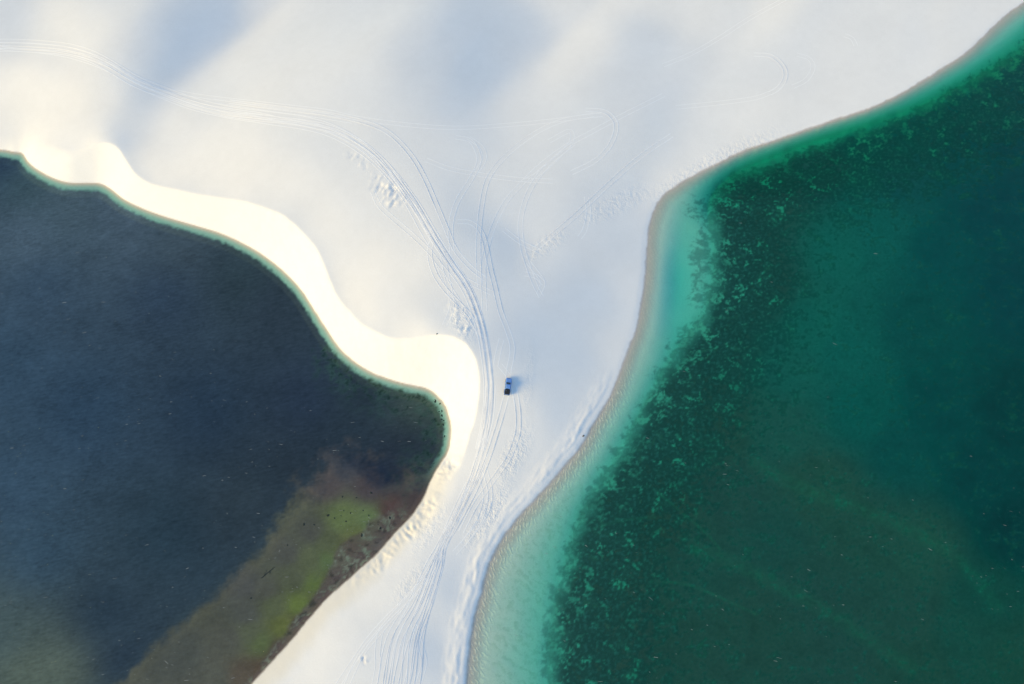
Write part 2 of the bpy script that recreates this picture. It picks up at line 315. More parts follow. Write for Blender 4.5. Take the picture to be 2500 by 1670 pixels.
bmk = ss(-.8, .9, DB+.9*fbm(X/3, Y/3, 3, 98))*ss(1140, 1260, PY)*(.55+.45*ss(1240, 1290, PY))
co = mixc(co, np.array([.14, .105, .09]), bmk*.8)
edge_o = ss(-1.1, 1.1, (DO)/ew_+1.2*fbm(X/4, Y/4, 3, 95)+.5*fbm(X/.8, Y/.8, 1, 96))
clx = cl*(1-edge_o[..., None]) + co*edge_o[..., None]
fr = ss(-3.0, -1.7, DL+.6*fbm(X/1.2, Y/1.2, 2, 97))                  # pale sand just under the waterline of the slip face
fringe = fr*steep + (1-steep)*ss(-.5, 0, DL)
clx = clx*(1-fringe[..., None]) + mixc(np.broadcast_to(np.array([.35, .50, .42]), X.shape+(3,)), np.array([.56, .49, .40]), ss(-1.5, -.1, DL))*fringe[..., None]
alb = np.where((DL < 0)[..., None], clx, alb)
def pnoise(x, y, seed=0):
    ix = np.floor(x); iy = np.floor(y); fx = x-ix; fy = y-iy
    ux = fx*fx*fx*(fx*(fx*6-15)+10); uy = fy*fy*fy*(fy*(fy*6-15)+10)
    def g(a, b, dx, dy):
        t = hsh(a, b, seed)*6.2832; return np.cos(t)*dx+np.sin(t)*dy
    a = g(ix, iy, fx, fy); b = g(ix+1, iy, fx-1, fy); c = g(ix, iy+1, fx, fy-1); d = g(ix+1, iy+1, fx-1, fy-1)
    return ((a+(b-a)*ux)*(1-uy)+(c+(d-c)*ux)*uy)*1.4
def pf(x, y, oct=4, seed=0, gain=.55):
    s_ = 0; a = 1.0; t = 0
    for o in range(oct):
        s_ = s_+a*pnoise(x*2**o+o*17.3, y*2**o-o*9.1, seed+o); t += a; a *= gain
        x, y = x*.8-y*.6, x*.6+y*.8
    return s_/t
def inner(mask): return mask
# right lagoon: weed mats, pale gaps in them, streaks
weed = np.where(DR < 0, ss(-6, 4, DW)*(.30+.70*ss(46, 10, DW)), 0)
weed = np.maximum(weed, np.where(DR < 0, .62*patch(1712, 640, 34, 140, 4)+.45*patch(1665, 850, 60, 40, -30)+.4*patch(1690, 480, 40, 60, 0), 0))*ss(2, 9, -DR)
wx = X+1.6*pf(X/6, Y/6, 2, 201); wy = Y+1.6*pf(X/6, Y/6, 2, 203)
n_big = pf(wx/7.5, wy/6, 5, 205, .6); n_mid = pf(wx/2.6, wy/2.1, 4, 211, .62); n_fin = pf(X/1.1, Y/1.0, 2, 221)
wsum = .55*n_big+.6*n_mid
wm = ss(-.10, .16, wsum+(weed-.5)*.62)*np.minimum(weed*3, 1)
up_b = ss(560, 460, PY)
wcol = np.array([.10, .085, .098])*(1+1.0*ss(0, .5, n_fin))[..., None] + np.array([.07, .055, .02])*(ss(.05, .4, n_big)*ss(-.1, .4, n_mid))[..., None]
alb = mixc(alb, 0, wm*.0); wk = (.50+.12*ss(0, 14, DW))*wm; alb = alb*(1-wk[..., None])+wcol*wk[..., None]
n_gap = pf(wx/4.2, wy/3.4, 4, 241, .68); g_clump = pf(X/15, Y/12, 3, 271, .55); gap = (.35+.9*ss(-.25, .22, g_clump))*ss(.11, .42, .8*n_gap+.25*n_big+.35*n_fin+.16*ss(13, 1, DW)-.06*ss(10, 40, DW))*ss(.30, .8, weed)*(.25+.75*ss(40, 5, DW))*ss(-5, 2, DW)
gap = np.clip(gap, 0, 1.2)*.7; alb = alb*(1-gap[..., None])+np.array([.54, .52, .43])*gap[..., None]
spk = np.where(DR < -4, ss(.50, .62, n_fin)*ss(10, 24, DW)*.14, 0)*ss(.0, .3, n_mid); alb = alb*(1-spk[..., None])+np.array([.35, .42, .34])*spk[..., None]
mott = np.where((DR < 0), 1+.32*n_big*ss(0, 10, DW)+.16*n_mid*ss(0, 10, DW)+.14*n_fin*ss(0, 10, DW), 1)
# thin pale trails over the weed beds
for trail in ([(1600,1195),(1660,1245),(1730,1305),(1760,1340)], [(1450,1290),(1520,1270),(1600,1262)], [(2000,350),(2040,385),(2095,440)], [(1832,400),(1852,425)], [(1760,638),(1820,622)], [(1690,775),(1790,775),(1805,768)], [(1700,860),(1750,850)],
              [(1590,1420),(1690,1430),(1850,1500)], [(1700,1340),(1790,1370),(1900,1430),(2000,1480),(2120,1560),(2230,1630)], [(1850,1130),(1960,1190),(2100,1240),(2240,1300),(2350,1370),(2440,1480)]):
    tw = toW(catmull(trail, 6), -1.6); box = (X > tw[:, 0].min()-6) & (X < tw[:, 0].max()+6) & (Y > tw[:, 1].min()-6) & (Y < tw[:, 1].max()+6)
    dd_, _, _ = sdist(X[box], Y[box], tw); wdt = .45 if len(trail) < 5 else 2.2
    tm = np.zeros_like(X); tm[box] = ss(wdt*1.6, wdt*.2, dd_+.5*wdt*n_mid[box]*2)*(.16 if len(trail) < 5 else .12)*(.5+ss(-.2, .3, n_mid[box])); tm = np.where(DR < 0, tm, 0)
    alb = alb*(1-tm[..., None])+np.array([.42, .40, .30])*tm[..., None]
# left lagoon: weed fringe by the corner, brown mats with pale tangles along the low shore
grn = np.where((DL < 0) & (PX > 760) & (PY > 840), ss(-16, -5, DL)*ss(-1.0, -2.6, DL)*(1-.7*edge_o), 0)
gm = grn*ss(-.15, .25, .6*n_mid+.5*n_big)*.55; alb = alb*(1-gm[..., None])+np.array([.12, .14, .095])*gm[..., None]
gm = grn*ss(.06, .40, n_mid+.4*n_fin)*.75; alb = alb*(1-gm[..., None])+np.array([.02, .03, .02])*gm[..., None]
brown = np.where((DL < 0), bmk*ss(1225, 1275, PY)*ss(-.1, -.7, DL), 0)
tang = np.abs(pf(wx/5.5, wy/5.5, 4, 231, .6)); tg1 = brown*ss(.10, .02, tang)*ss(-.2, .25, n_big)*.7
alb = alb*(1-tg1[..., None])+np.array([.26, .29, .21])*tg1[..., None]
tg2 = brown*ss(.12, .4, n_mid+.4*n_big)*.55; alb = alb*(1-tg2[..., None])+np.array([.20, .23, .16])*tg2[..., None]
tg3 = brown*ss(-.12, -.4, n_mid)*.6; alb = alb*(1-tg3[..., None])+np.array([.025, .03, .022])*tg3[..., None]
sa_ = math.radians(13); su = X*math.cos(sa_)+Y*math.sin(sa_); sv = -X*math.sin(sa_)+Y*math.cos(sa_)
n_glint = pf(su/3.2, sv/.62, 2, 251, .7)  # streaks painted into the bed colour, standing in for glints on the water surface
mott = np.where(DL < -2, 1+.20*n_big+.14*n_mid+.14*n_fin+.30*n_glint*(1-.6*edge_o)+.22*pf(su/26, sv/14, 3, 261), mott); alb = alb*np.clip(mott, .3, 2)[..., None]
ripple = np.where(DR < 0, (.25+.75*ss(820, 1050, PY))*ss(-7.5, -3.5, DR)*ss(450, 520, PY)*ss(-.05, -.6, DR), 0)
far_ripple = np.where(DR < 0, ss(900, 1150, PY)*ss(-4, -8, DR)*ss(3, -6, DW), 0)

def col_of(o, hidden=None): C.objects.link(o)
def grid_mesh(name, X, Y, Z):
    ny, nx = X.shape; me = bpy.data.meshes.new(name)
    co = np.empty((ny*nx, 3), np.float32); co[:, 0] = X.ravel(); co[:, 1] = Y.ravel(); co[:, 2] = Z.ravel()
    i = np.arange((ny-1)*(nx-1)); r = i//(nx-1); c = i % (nx-1); a = r*nx+c
    quads = np.stack([a, a+1, a+nx+1, a+nx], 1).astype(np.int32)
    me.vertices.add(len(co)); me.vertices.foreach_set('co', co.ravel())
    me.loops.add(quads.size); me.loops.foreach_set('vertex_index', quads.ravel())
    me.polygons.add(len(quads)); me.polygons.foreach_set('loop_start', (np.arange(len(quads))*4).astype(np.int32))
    try: me.polygons.foreach_set('loop_total', np.full(len(quads), 4, np.int32))
    except Exception: pass
    me.update(calc_edges=True); me.shade_smooth(); return me
ter = grid_mesh('sand_dunes', X, Y, H)
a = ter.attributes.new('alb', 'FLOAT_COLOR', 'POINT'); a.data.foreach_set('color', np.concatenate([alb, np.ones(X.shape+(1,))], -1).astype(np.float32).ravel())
def fattr(n, v): at = ter.attributes.new(n, 'FLOAT', 'POINT'); at.data.foreach_set('value', v.astype(np.float32).ravel())
fattr('ripple', ripple); fattr('far_ripple', far_ripple); fattr('rough', rough)
at = ter.attributes.new('shore', 'FLOAT_VECTOR', 'POINT'); at.data.foreach_set('vector', np.stack([SR, DR, 0*DR], -1).astype(np.float32).ravel())

# ------------------------------------------------------------------ node helper
class NT:
    def __init__(s, name):
        s.m = bpy.data.materials.new(name); s.m.use_nodes = True; s.t = s.m.node_tree; s.t.nodes.clear()
        s.out = s.n('ShaderNodeOutputMaterial')
    def n(s, t, **k):
        x = s.t.nodes.new(t)
        for a, b in k.items(): setattr(x, a, b)
        return x
    def l(s, a, b): s.t.links.new(a, b)
    def put(s, sock, v):
        if isinstance(v, bpy.types.NodeSocket): s.l(v, sock)
        else: sock.default_value = v
    def math(s, op, a, b=0.0, c=None, clamp=False):
        x = s.n('ShaderNodeMath', operation=op, use_clamp=clamp); s.put(x.inputs[0], a); s.put(x.inputs[1], b)
        if c is not None: s.put(x.inputs[2], c)
        return x.outputs[0]
    def ramp(s, v, lo, hi):
        x = s.n('ShaderNodeMapRange', interpolation_type='SMOOTHSTEP'); s.put(x.inputs[0], v); s.put(x.inputs[1], lo); s.put(x.inputs[2], hi); return x.outputs[0]
    def noise(s, vec, scale, detail=3, rough=.55, dist=0.0):
        x = s.n('ShaderNodeTexNoise'); s.put(x.inputs['Vector'], vec); s.put(x.inputs['Scale'], scale)
        x.inputs['Detail'].default_value = detail; x.inputs['Roughness'].default_value = rough; x.inputs['Distortion'].default_value = dist; return x.outputs[0]
    def mix(s, f, a, b, mode='MIX'):
        x = s.n('ShaderNodeMix', data_type='RGBA', blend_type=mode); s.put(x.inputs[0], f); s.put(x.inputs[6], a); s.put(x.inputs[7], b); return x.outputs[2]
    def attr(s, n): return s.n('ShaderNodeAttribute', attribute_name=n)
    def bsdf(s, col, rough=.6, metal=0.0, spec=.5, coat=0.0):
        b = s.n('ShaderNodeBsdfPrincipled'); s.put(b.inputs['Base Color'], col); s.put(b.inputs['Roughness'], rough); s.put(b.inputs['Metallic'], metal)
        b.inputs['Specular IOR Level'].default_value = spec; b.inputs['Coat Weight'].default_value = coat
        s.l(b.outputs[0], s.out.inputs[0]); return b

# dry sand material
m = NT('dry_sand'); pos = m.n('ShaderNodeNewGeometry').outputs['Position']
nz = m.noise(pos, 2.0, 2, .7)
cc = m.n('ShaderNodeVectorMath', operation='SCALE'); m.l(m.attr('alb').outputs['Color'], cc.inputs[0]); m.l(m.math('MULTIPLY_ADD', nz, .08, .96), cc.inputs['Scale'])
b = m.bsdf(cc.outputs[0], .95, 0, .12)
bh = m.math('MULTIPLY', nz, m.math('MULTIPLY_ADD', m.attr('rough').outputs['Fac'], .16, .022))
bp = m.n('ShaderNodeBump'); bp.inputs['Strength'].default_value = 1.0; bp.inputs['Distance'].default_value = 1.0; m.l(bh, bp.inputs['Height']); m.l(bp.outputs[0], b.inputs['Normal'])
DRYM = m.m
# sand and lake-bed material
m = NT('lake_bed'); pos = m.n('ShaderNodeNewGeometry').outputs['Position']
c = m.attr('alb').outputs['Color']
sh = m.n('ShaderNodeSeparateXYZ'); m.l(m.attr('shore').outputs['Vector'], sh.inputs[0]); S_, D_ = sh.outputs[0], sh.outputs[1]
# rippled shore sand: curved oblique ridges
wv = m.math('ADD', m.math('MULTIPLY', S_, 1.0), m.math('MULTIPLY', m.math('POWER', m.math('MAXIMUM', m.math('MULTIPLY', D_, -1.0), 0.0), .7), -2.6))
wv = m.math('ADD', wv, m.math('MULTIPLY', m.math('SUBTRACT', m.noise(pos, .42, 2), .5), 4.2))
pn_ = m.noise(pos, .8, 2); rp = m.math('SINE', m.math('MULTIPLY', wv, 3.3)); rp = m.math('MULTIPLY_ADD', rp, .5, .5)
ripf = m.math('MULTIPLY', m.attr('ripple').outputs['Fac'], m.ramp(pn_, .38, .62))
c = m.mix(m.math('MULTIPLY', m.math('MULTIPLY', rp, ripf), .5), c, (.88, .80, .62, 1))
# larger soft ripples further out
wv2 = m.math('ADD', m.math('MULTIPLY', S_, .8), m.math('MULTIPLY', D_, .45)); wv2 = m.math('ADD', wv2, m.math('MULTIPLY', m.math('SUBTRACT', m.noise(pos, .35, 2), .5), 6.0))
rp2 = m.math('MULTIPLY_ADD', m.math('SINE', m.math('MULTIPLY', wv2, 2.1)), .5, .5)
far_rip = m.math('MULTIPLY', m.attr('far_ripple').outputs['Fac'], m.math('MULTIPLY', rp2, m.ramp(pn_, .35, .65)))
c = m.mix(m.math('MULTIPLY', far_rip, .5), c, (.42, .46, .36, 1))
gr = m.math('MULTIPLY_ADD', m.noise(pos, 2.5, 2, .7), .30, .85); 
cc = m.n('ShaderNodeVectorMath', operation='SCALE'); m.l(c, cc.inputs[0]); m.l(gr, cc.inputs['Scale'])
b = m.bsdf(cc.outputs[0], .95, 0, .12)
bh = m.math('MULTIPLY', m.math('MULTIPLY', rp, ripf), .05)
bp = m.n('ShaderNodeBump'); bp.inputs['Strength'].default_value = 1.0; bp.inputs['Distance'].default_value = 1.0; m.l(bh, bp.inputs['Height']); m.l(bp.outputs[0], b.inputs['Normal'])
SANDM = m.m
ter.materials.append(DRYM); ter.materials.append(SANDM)
wet_v = (DL < .0) | (DR < .0); wet_q = wet_v[:-1, :-1] | wet_v[1:, :-1] | wet_v[:-1, 1:] | wet_v[1:, 1:]
ter.polygons.foreach_set('material_index', wet_q.astype(np.int32).ravel())
dunes = bpy.data.objects.new('sand_dunes', ter); C.objects.link(dunes); dunes['kind'] = 'structure'; dunes['label'] = 'white sand dunes and pale sand ridge between the two lagoons'

def gz(x, y):
    """terrain height by bilinear sampling"""
    x = np.asarray(x, float); y = np.asarray(y, float)
    i = np.clip(np.searchsorted(FX, x)-1, 0, NX-2); j = np.clip(np.searchsorted(FY, y)-1, 0, NY-2)
    a = (x-FX[i])/(FX[i+1]-FX[i]); b = (y-FY[j])/(FY[j+1]-FY[j])
    return (H[j, i]*(1-a)+H[j, i+1]*a)*(1-b)+(H[j+1, i]*(1-a)+H[j+1, i+1]*a)*b
def on_ground(px, py):
    z = np.zeros(np.shape(px))
    for k in range(8): x, y = W(px, py, z); z = gz(x, y)
    return x, y, z

# ------------------------------------------------------------------ water: closed bodies, clear absorbing water over the bed
def water(name, poly, shore, side, sig, label):
    t = np.gradient(shore, axis=0); t /= np.linalg.norm(t, axis=1)[:, None]
    off = shore + side*np.column_stack([-t[:, 1], t[:, 0]])*2.5
    pts = np.vstack([off, poly[len(shore):]])
    bm = bmesh.new(); top = [bm.verts.new((p[0], p[1], 0.0)) for p in pts]
    f = bm.faces.new(top); f.normal_update()
    if f.normal.z < 0: f.normal_flip()
    r = bmesh.ops.extrude_face_region(bm, geom=[f])
    vs_ = [v for v in r['geom'] if isinstance(v, bmesh.types.BMVert)]
    # the extruded copy becomes the top; push the originals down
    for v in top: v.co.z = -9.0
    bmesh.ops.recalc_face_normals(bm, faces=bm.faces[:])
    big = [f for f in bm.faces if len(f.verts) > 4]; bmesh.ops.triangulate(bm, faces=big)
    me = bpy.data.meshes.new(name); bm.to_mesh(me); bm.free()
    m = NT(name); pos = m.n('ShaderNodeNewGeometry').outputs['Position']
    mp = m.n('ShaderNodeMapping'); m.l(pos, mp.inputs[0]); mp.inputs['Rotation'].default_value = (0, 0, math.radians(14)); mp.inputs['Scale'].default_value = (.45, 1.3, 1)
    w = m.math('ADD', m.math('MULTIPLY', m.noise(mp.outputs[0], .8, 4, .6, .3), .22), m.math('MULTIPLY', m.noise(mp.outputs[0], 2.2, 2, .6), .07))
    bp = m.n('ShaderNodeBump'); bp.inputs['Strength'].default_value = 1.0; bp.inputs['Distance'].default_value = 1.0; m.l(w, bp.inputs['Height'])
    tr = m.n('ShaderNodeBsdfTransparent'); gl = m.n('ShaderNodeBsdfGlossy'); gl.inputs['Roughness'].default_value = .08; m.l(bp.outputs[0], gl.inputs['Normal'])
    dt = m.n('ShaderNodeVectorMath', operation='DOT_PRODUCT'); m.l(m.n('ShaderNodeNewGeometry').outputs['Incoming'], dt.inputs[0]); m.l(bp.outputs[0], dt.inputs[1])
    om = m.math('SUBTRACT', 1.0, m.math('MINIMUM', m.math('ABSOLUTE', dt.outputs['Value']), 1.0)); fres = m.math('MULTIPLY_ADD', m.math('POWER', om, 5.0), .98, .02)
    mx = m.n('ShaderNodeMixShader'); m.l(fres, mx.inputs[0]); m.l(tr.outputs[0], mx.inputs[1]); m.l(gl.outputs[0], mx.inputs[2]); m.l(mx.outputs[0], m.out.inputs[0])
    va = m.n('ShaderNodeVolumeAbsorption'); mxs = max(sig); va.inputs['Density'].default_value = mxs
    va.inputs['Color'].default_value = (*[1-s/mxs for s in sig], 1); va.inputs['Density'].default_value = mxs
    m.l(va.outputs[0], m.out.inputs['Volume'])
    me.materials.append(m.m); o = bpy.data.objects.new('lagoon_water', me); C.objects.link(o); o['kind'] = 'structure'; o['label'] = label
    return o
# shoreline directions: the sand lies to the left of SHORE_L's direction and to the right of SHORE_R's
def sand_side(shore, D):
    k = len(shore)//2; t = shore[k+1]-shore[k]; n = np.array([-t[1], t[0]])/np.linalg.norm(t)
    q = shore[k]+2*n; return 1 if bil(D, q[0:1], q[1:2])[0] > 0 else -1
water('lagoon_water_blue', polyL, shoreL, sand_side(shoreL, dL), SIG_L, 'dark blue lagoon water on the left below the steep sand face')
water('lagoon_water_green', polyR, shoreR, sand_side(shoreR, dR), SIG_R, 'emerald green lagoon water with turquoise shallows on the right')

# ------------------------------------------------------------------ tyre tracks: each pair of ruts, pressed into the sand with raised edges
TM = NT('track_sand'); pos = TM.n('ShaderNodeNewGeometry').outputs['Position']
tb = TM.bsdf(TM.mix(TM.noise(pos, 2.0, 3), (.86, .865, .85, 1), (.93, .935, .925, 1)), .95, 0, .12); TRACKM = TM.m
def rut(name, xy, hgt, wid, verts, faces):
    """one rut: cross-section sunk edges, berm, groove, berm"""
    d = np.gradient(xy, axis=0); d /= np.maximum(np.linalg.norm(d, axis=1), 1e-6)[:, None]; nrm = np.column_stack([-d[:, 1], d[:, 0]])
    n = len(xy); k = np.arange(n)
    fade = np.minimum(1, np.minimum(k, n-1-k)/14.0)
    amp = .48*hgt*fade*(.75+.5*(fbm(xy[:, 0]/1.7, xy[:, 1]/1.7, 2, 5)+.5))
    prof = [(-1.0, -.06, 0), (-.52, 0, .9), (-.22, 0, .12), (.22, 0, .12), (.52, 0, .9), (1.0, -.06, 0)]
    blown = np.clip(.35+2.0*(fbm(xy[:, 0]/13+hgt*900, xy[:, 1]/13, 2, 77)+.28), .30, 1) if hgt < .125 else np.ones(n); amp = amp*blown; lift = .006-.05*(1-np.clip(blown*3, 0, 1))   # wind has filled some stretches
    base = len(verts)
    for (o, sink, up_) in prof:
        p = xy+nrm*(o*wid*.78); z = gz(p[:, 0], p[:, 1])
        z = z + (sink if up_ == 0 else lift) + up_*amp
        verts.extend(zip(p[:, 0], p[:, 1], z))
    for j in range(5):
        for i in range(n-1):
            a = base+j*n+i; faces.append((a, a+1, a+n+1, a+n))
def resample(p, step):
    s = np.concatenate([[0], np.cumsum(np.linalg.norm(np.diff(p, axis=0), axis=1))]); n = max(int(s[-1]/step), 8)
    t = np.linspace(0, s[-1], n); return np.column_stack([np.interp(t, s, p[:, 0]), np.interp(t, s, p[:, 1])])
def track(pts, hgt=.10, wid=.30, gauge=1.5, jit=0.0):
    c = catmull(pts, 8); x, y, z = on_ground(c[:, 0], c[:, 1]); p = resample(np.column_stack([x, y]), .55)
    if jit:
        s = np.arange(len(p))*.55; r = random.random()*100
        d = np.gradient(p, axis=0); d /= np.linalg.norm(d, axis=1)[:, None]; p = p+np.column_stack([-d[:, 1], d[:, 0]])*(jit*2*vnoise(s/22+r, s*0+r, 3))[:, None]
    d = np.gradient(p, axis=0); d /= np.maximum(np.linalg.norm(d, axis=1), 1e-6)[:, None]; nr = np.column_stack([-d[:, 1], d[:, 0]])
    v = []; f = []
    for sgn in (-1, 1): rut('r', p+nr*sgn*gauge/2, hgt*random.uniform(.85, 1.15), wid, v, f)
    me = bpy.data.meshes.new('tyre_track'); me.from_pydata([tuple(map(float, q)) for q in v], [], f); me.shade_smooth(); me.materials.append(TRACKM)
    o = bpy.data.objects.new('tyre_track', me); C.objects.link(o); o.parent = dunes; return o
def offs(pts, o0, o1=None):
    """shift a polyline sideways in px, drifting from o0 to o1"""
    p = np.asarray(pts, float); d = np.gradient(p, axis=0); d /= np.linalg.norm(d, axis=1)[:, None]; o1 = o0 if o1 is None else o1
    w = np.linspace(o0, o1, len(p))[:, None]; return p+np.column_stack([-d[:, 1], d[:, 0]])*w
MAIN = [(-160,104),(0,108),(130,116),(200,130),(265,156),(335,196),(405,226),(475,252),(560,273),(650,285),(740,297),(820,318),(895,362),(955,420),(1007,490),(1055,572),(1100,642),(1140,702),(1165,762),(1183,830),(1193,900),(1197,960),(1191,1030),(1175,1100)]
for o0, o1, h in ((-9,-5,.07), (-3,6,.10), (3,-3,.10), (10,3,.08), (15,11,.04)): track(offs(MAIN, o0, o1), h, .27, jit=.9)
track(MAIN[13:], .15, .36); track(offs(MAIN[16:], -2, 2), .13, .34)
LOW = [(1197,940),(1192,1025),(1176,1100),(1148,1180),(1112,1260),(1078,1330)]
FAN = [(932,1670),(945,1670),(958,1670),(968,1670),(980,1670),(992,1670),(1004,1670),(1018,1670)]
for k, (bx, by) in enumerate(FAN):
    q = (k-3.5); lowq = [(x+q*1.2*min(1, j/2), y) for j, (x, y) in enumerate(LOW)]
    track(lowq[(0 if k in (2, 3, 5) else 2 if k % 2 else 3):]+[(1058+q*5, 1385), (1028+q*7.5, 1470), ((bx+1000+q*9)/2+4, 1560), (bx-4, 1680), (bx-40, 1800)], random.uniform(.07, .12), .25, jit=1.0)
track([(1100,1275),(1060,1370),(1010,1445),(950,1505),(905,1555),(865,1612),(820,1680),(770,1760)], .07, .25)
track([(1110,1262),(1075,1350),(1020,1430),(965,1490),(925,1540),(880,1600),(842,1680)], .06, .22, jit=.8)
track([(945,1520),(928,1548),(922,1590),(922,1630),(910,1690)], .05, .2)
track([(1010,1520),(1030,1590),(1035,1620),(1022,1670)], .05, .2)
track([(560,248),(640,258),(720,268),(800,278),(890,298),(950,325),(1000,375),(1035,432),(1065,500),(1090,560),(1112,610),(1146,650),(1185,682)], .11, .28)
track([(420,222),(500,236),(600,248),(720,262),(800,272),(870,288),(1000,305),(1120,312),(1250,304),(1370,292),(1450,280)], .035, .22)
track([(520,246),(640,264),(760,280),(860,296)], .05, .22)
track([(1172,700),(1168,640),(1168,580),(1176,500),(1190,440),(1220,395),(1270,350),(1330,312),(1390,290),(1470,280)], .07, .24)
track([(1430,268),(1475,272),(1500,293),(1503,320),(1487,358),(1452,393),(1395,422)], .10, .28)
track([(1620,232),(1520,282),(1445,322),(1390,352),(1330,395),(1282,440),(1237,490),(1206,550),(1190,600),(1180,650),(1183,760)], .06, .22)
track([(1400,350),(1342,398),(1302,448),(1279,500),(1270,550),(1275,600),(1286,640),(1304,690),(1322,725)], .06, .23)
track([(1640,330),(1560,385),(1480,455),(1400,530),(1308,607)], .15, .30)
track([(1340,345),(1390,320),(1395,345),(1370,375),(1320,420),(1275,445)], .03, .2)
track([(1112,335),(1148,343),(1166,372),(1168,400),(1148,440),(1115,495),(1100,555),(1105,620)], .055, .24)
track([(1145,337),(1174,358),(1183,383),(1172,408),(1150,430)], .05, .22)
track([(1116,541),(1148,543),(1170,560),(1182,585),(1190,620),(1198,660),(1208,700),(1222,760),(1237,800),(1250,842),(1249,872),(1243,900),(1241,925)], .10, .26)
track([(1065,572),(1051,600),(1050,632),(1062,670),(1086,706),(1120,742),(1150,775),(1176,826)], .11, .28)
track([(910,468),(925,500),(955,530),(1000,568),(1046,612),(1078,652),(1110,690)], .07, .23)
track([(1062,565),(1080,620),(1092,680),(1102,730),(1100,762),(1085,795)], .07, .22)
track([(1237,962),(1224,1012),(1209,1062),(1189,1122),(1160,1192),(1118,1272),(1080,1335)], .16, .32)
track([(1255,945),(1264,1000),(1265,1042),(1260,1070),(1244,1112),(1218,1152),(1184,1198),(1158,1236),(1125,1300)], .13, .30)
track([(1180,1135),(1192,1180),(1196,1210),(1186,1250),(1152,1302),(1110,1350)], .09, .24)
track([(1170,1140),(1180,1180),(1186,1215),(1170,1270),(1130,1330)], .08, .24)
track([(1243,920),(1232,905),(1222,893)], .05, .2)
track([(1225,828),(1217,858),(1210,895)], .05, .22)
track([(1840,133),(1880,136),(1905,153),(1917,175),(1914,197),(1899,216),(1880,228)], .12, .30)
track([(1885,225),(1840,240),(1750,252),(1650,262)], .035, .2)
track([(1945,133),(1975,143),(1985,165),(1968,195),(1935,212)], .035, .2)
track([(2062,86),(2080,94),(2090,112)], .08, .25)
track([(1930,-10),(1830,45),(1760,90),(1690,130),(1618,160)], .045, .22)
track([(1040,390),(1100,412),(1180,427),(1270,438),(1350,442)], .035, .2)
track([(1432,480),(1437,520),(1428,560),(1415,580)], .05, .25)
track([(1230,560),(1270,590),(1320,615)], .06, .22)
track([(1290,640),(1310,665),(1325,690),(1315,720)], .04, .2)
track([(1100,660),(1150,690),(1200,715)], .05, .22)
track([(1280,668),(1310,675),(1328,692)], .035, .22)
track([(1068,640),(1090,690),(1115,730),(1150,790)], .06, .22)

# ------------------------------------------------------------------ the pickup truck
def simple(name, col, rough=.5, metal=0.0, spec=.5, coat=0.0, vary=.06):
    m = NT(name); pos = m.n('ShaderNodeTexCoord').outputs['Object']; n = m.noise(pos, 6.0, 3)
    k = m.math('MULTIPLY_ADD', n, 2*vary, 1-vary); v = m.n('ShaderNodeVectorMath', operation='SCALE'); v.inputs[0].default_value = col; m.l(k, v.inputs['Scale'])
    m.bsdf(v.outputs[0], rough, metal, spec, coat); return m.m
PAINT = simple('blue_paint', (.16, .33, .72), .32, .15, .5, .6); GLASS = simple('tinted_glass', (.008, .02, .035), .06, 0, .6); BLACK = simple('black_vinyl', (.014, .016, .020), .6)
RUBBER = simple('rubber', (.02, .02, .02), .85); CHROME = simple('chrome', (.72, .72, .70), .25, .8); STEEL = simple('alloy', (.45, .46, .48), .35, .8)
REDG = simple('red_lens', (.35, .02, .02), .2); WHITEG = simple('clear_lens', (.75, .78, .8), .1); PLATE = simple('plate_white', (.8, .8, .78), .5); DARKP = simple('dark_plastic', (.03, .03, .034), .55)
def mesh_obj(name, bm, mat, parent, smooth=False, bevel=0.0):
    if bevel: bmesh.ops.bevel(bm, geom=[e for e in bm.edges if len(e.link_faces) == 2 and e.calc_face_angle(0) > .5], offset=bevel, segments=2, profile=.6, affect='EDGES')
    bmesh.ops.recalc_face_normals(bm, faces=bm.faces[:])
    me = bpy.data.meshes.new(name); bm.to_mesh(me); bm.free()
    if smooth: me.shade_smooth()
    me.materials.append(mat); o = bpy.data.objects.new(name, me); C.objects.link(o); o.parent = parent; return o
def loft(secs):
    bm = bmesh.new(); rings = [[bm.verts.new(p) for p in r] for r in secs]; n = len(rings[0])
    for a, b in zip(rings, rings[1:]):
        for i in range(n): bm.faces.new((a[i], a[(i+1) % n], b[(i+1) % n], b[i]))
    bm.faces.new(rings[0]); bm.faces.new(rings[-1]); return bm
def boxm(x0, x1, y0, y1, z0, z1): return loft([[(x0, y0, z), (x1, y0, z), (x1, y1, z), (x0, y1, z)] for z in (z0, z1)])
def slab(quad, th):
    """thin plate from four corners"""
    q = [Vector(p) for p in quad]; n = (q[1]-q[0]).cross(q[3]-q[0]).normalized()*th
    return loft([[tuple(p-n*.5) for p in q], [tuple(p+n*.5) for p in q]])
def cyl(cx, cy, cz, r, w, seg=20, prof=None):
    """wheel-like solid round the x axis"""
    prof = prof or [(-w/2, r*.86), (-w*.42, r), (w*.42, r), (w/2, r*.86)]
    return loft([[(cx+dx, cy+rr*math.cos(2*math.pi*k/seg), cz+rr*math.sin(2*math.pi*k/seg)) for k in range(seg)] for dx, rr in prof])
tx, ty, tz = [float(v[0]) for v in on_ground(np.array([1239.3]), np.array([944.0]))]
truck = bpy.data.objects.new('pickup_truck', None); C.objects.link(truck)
truck['label'] = 'light blue pickup truck with black bed cover driving on the white sand'; truck['category'] = 'truck'
e_ = 1.2; nx_ = -(gz(tx+e_, ty)-gz(tx-e_, ty))/(2*e_); ny_ = -(gz(tx, ty+e_*1.5)-gz(tx, ty-e_*1.5))/(3*e_)
up_v = Vector((float(nx_), float(ny_), 1)).normalized(); yaw = math.radians(-6.5); fw = Vector((-math.sin(yaw), math.cos(yaw), 0)); fw = (fw-up_v*fw.dot(up_v)).normalized(); rt = fw.cross(up_v)
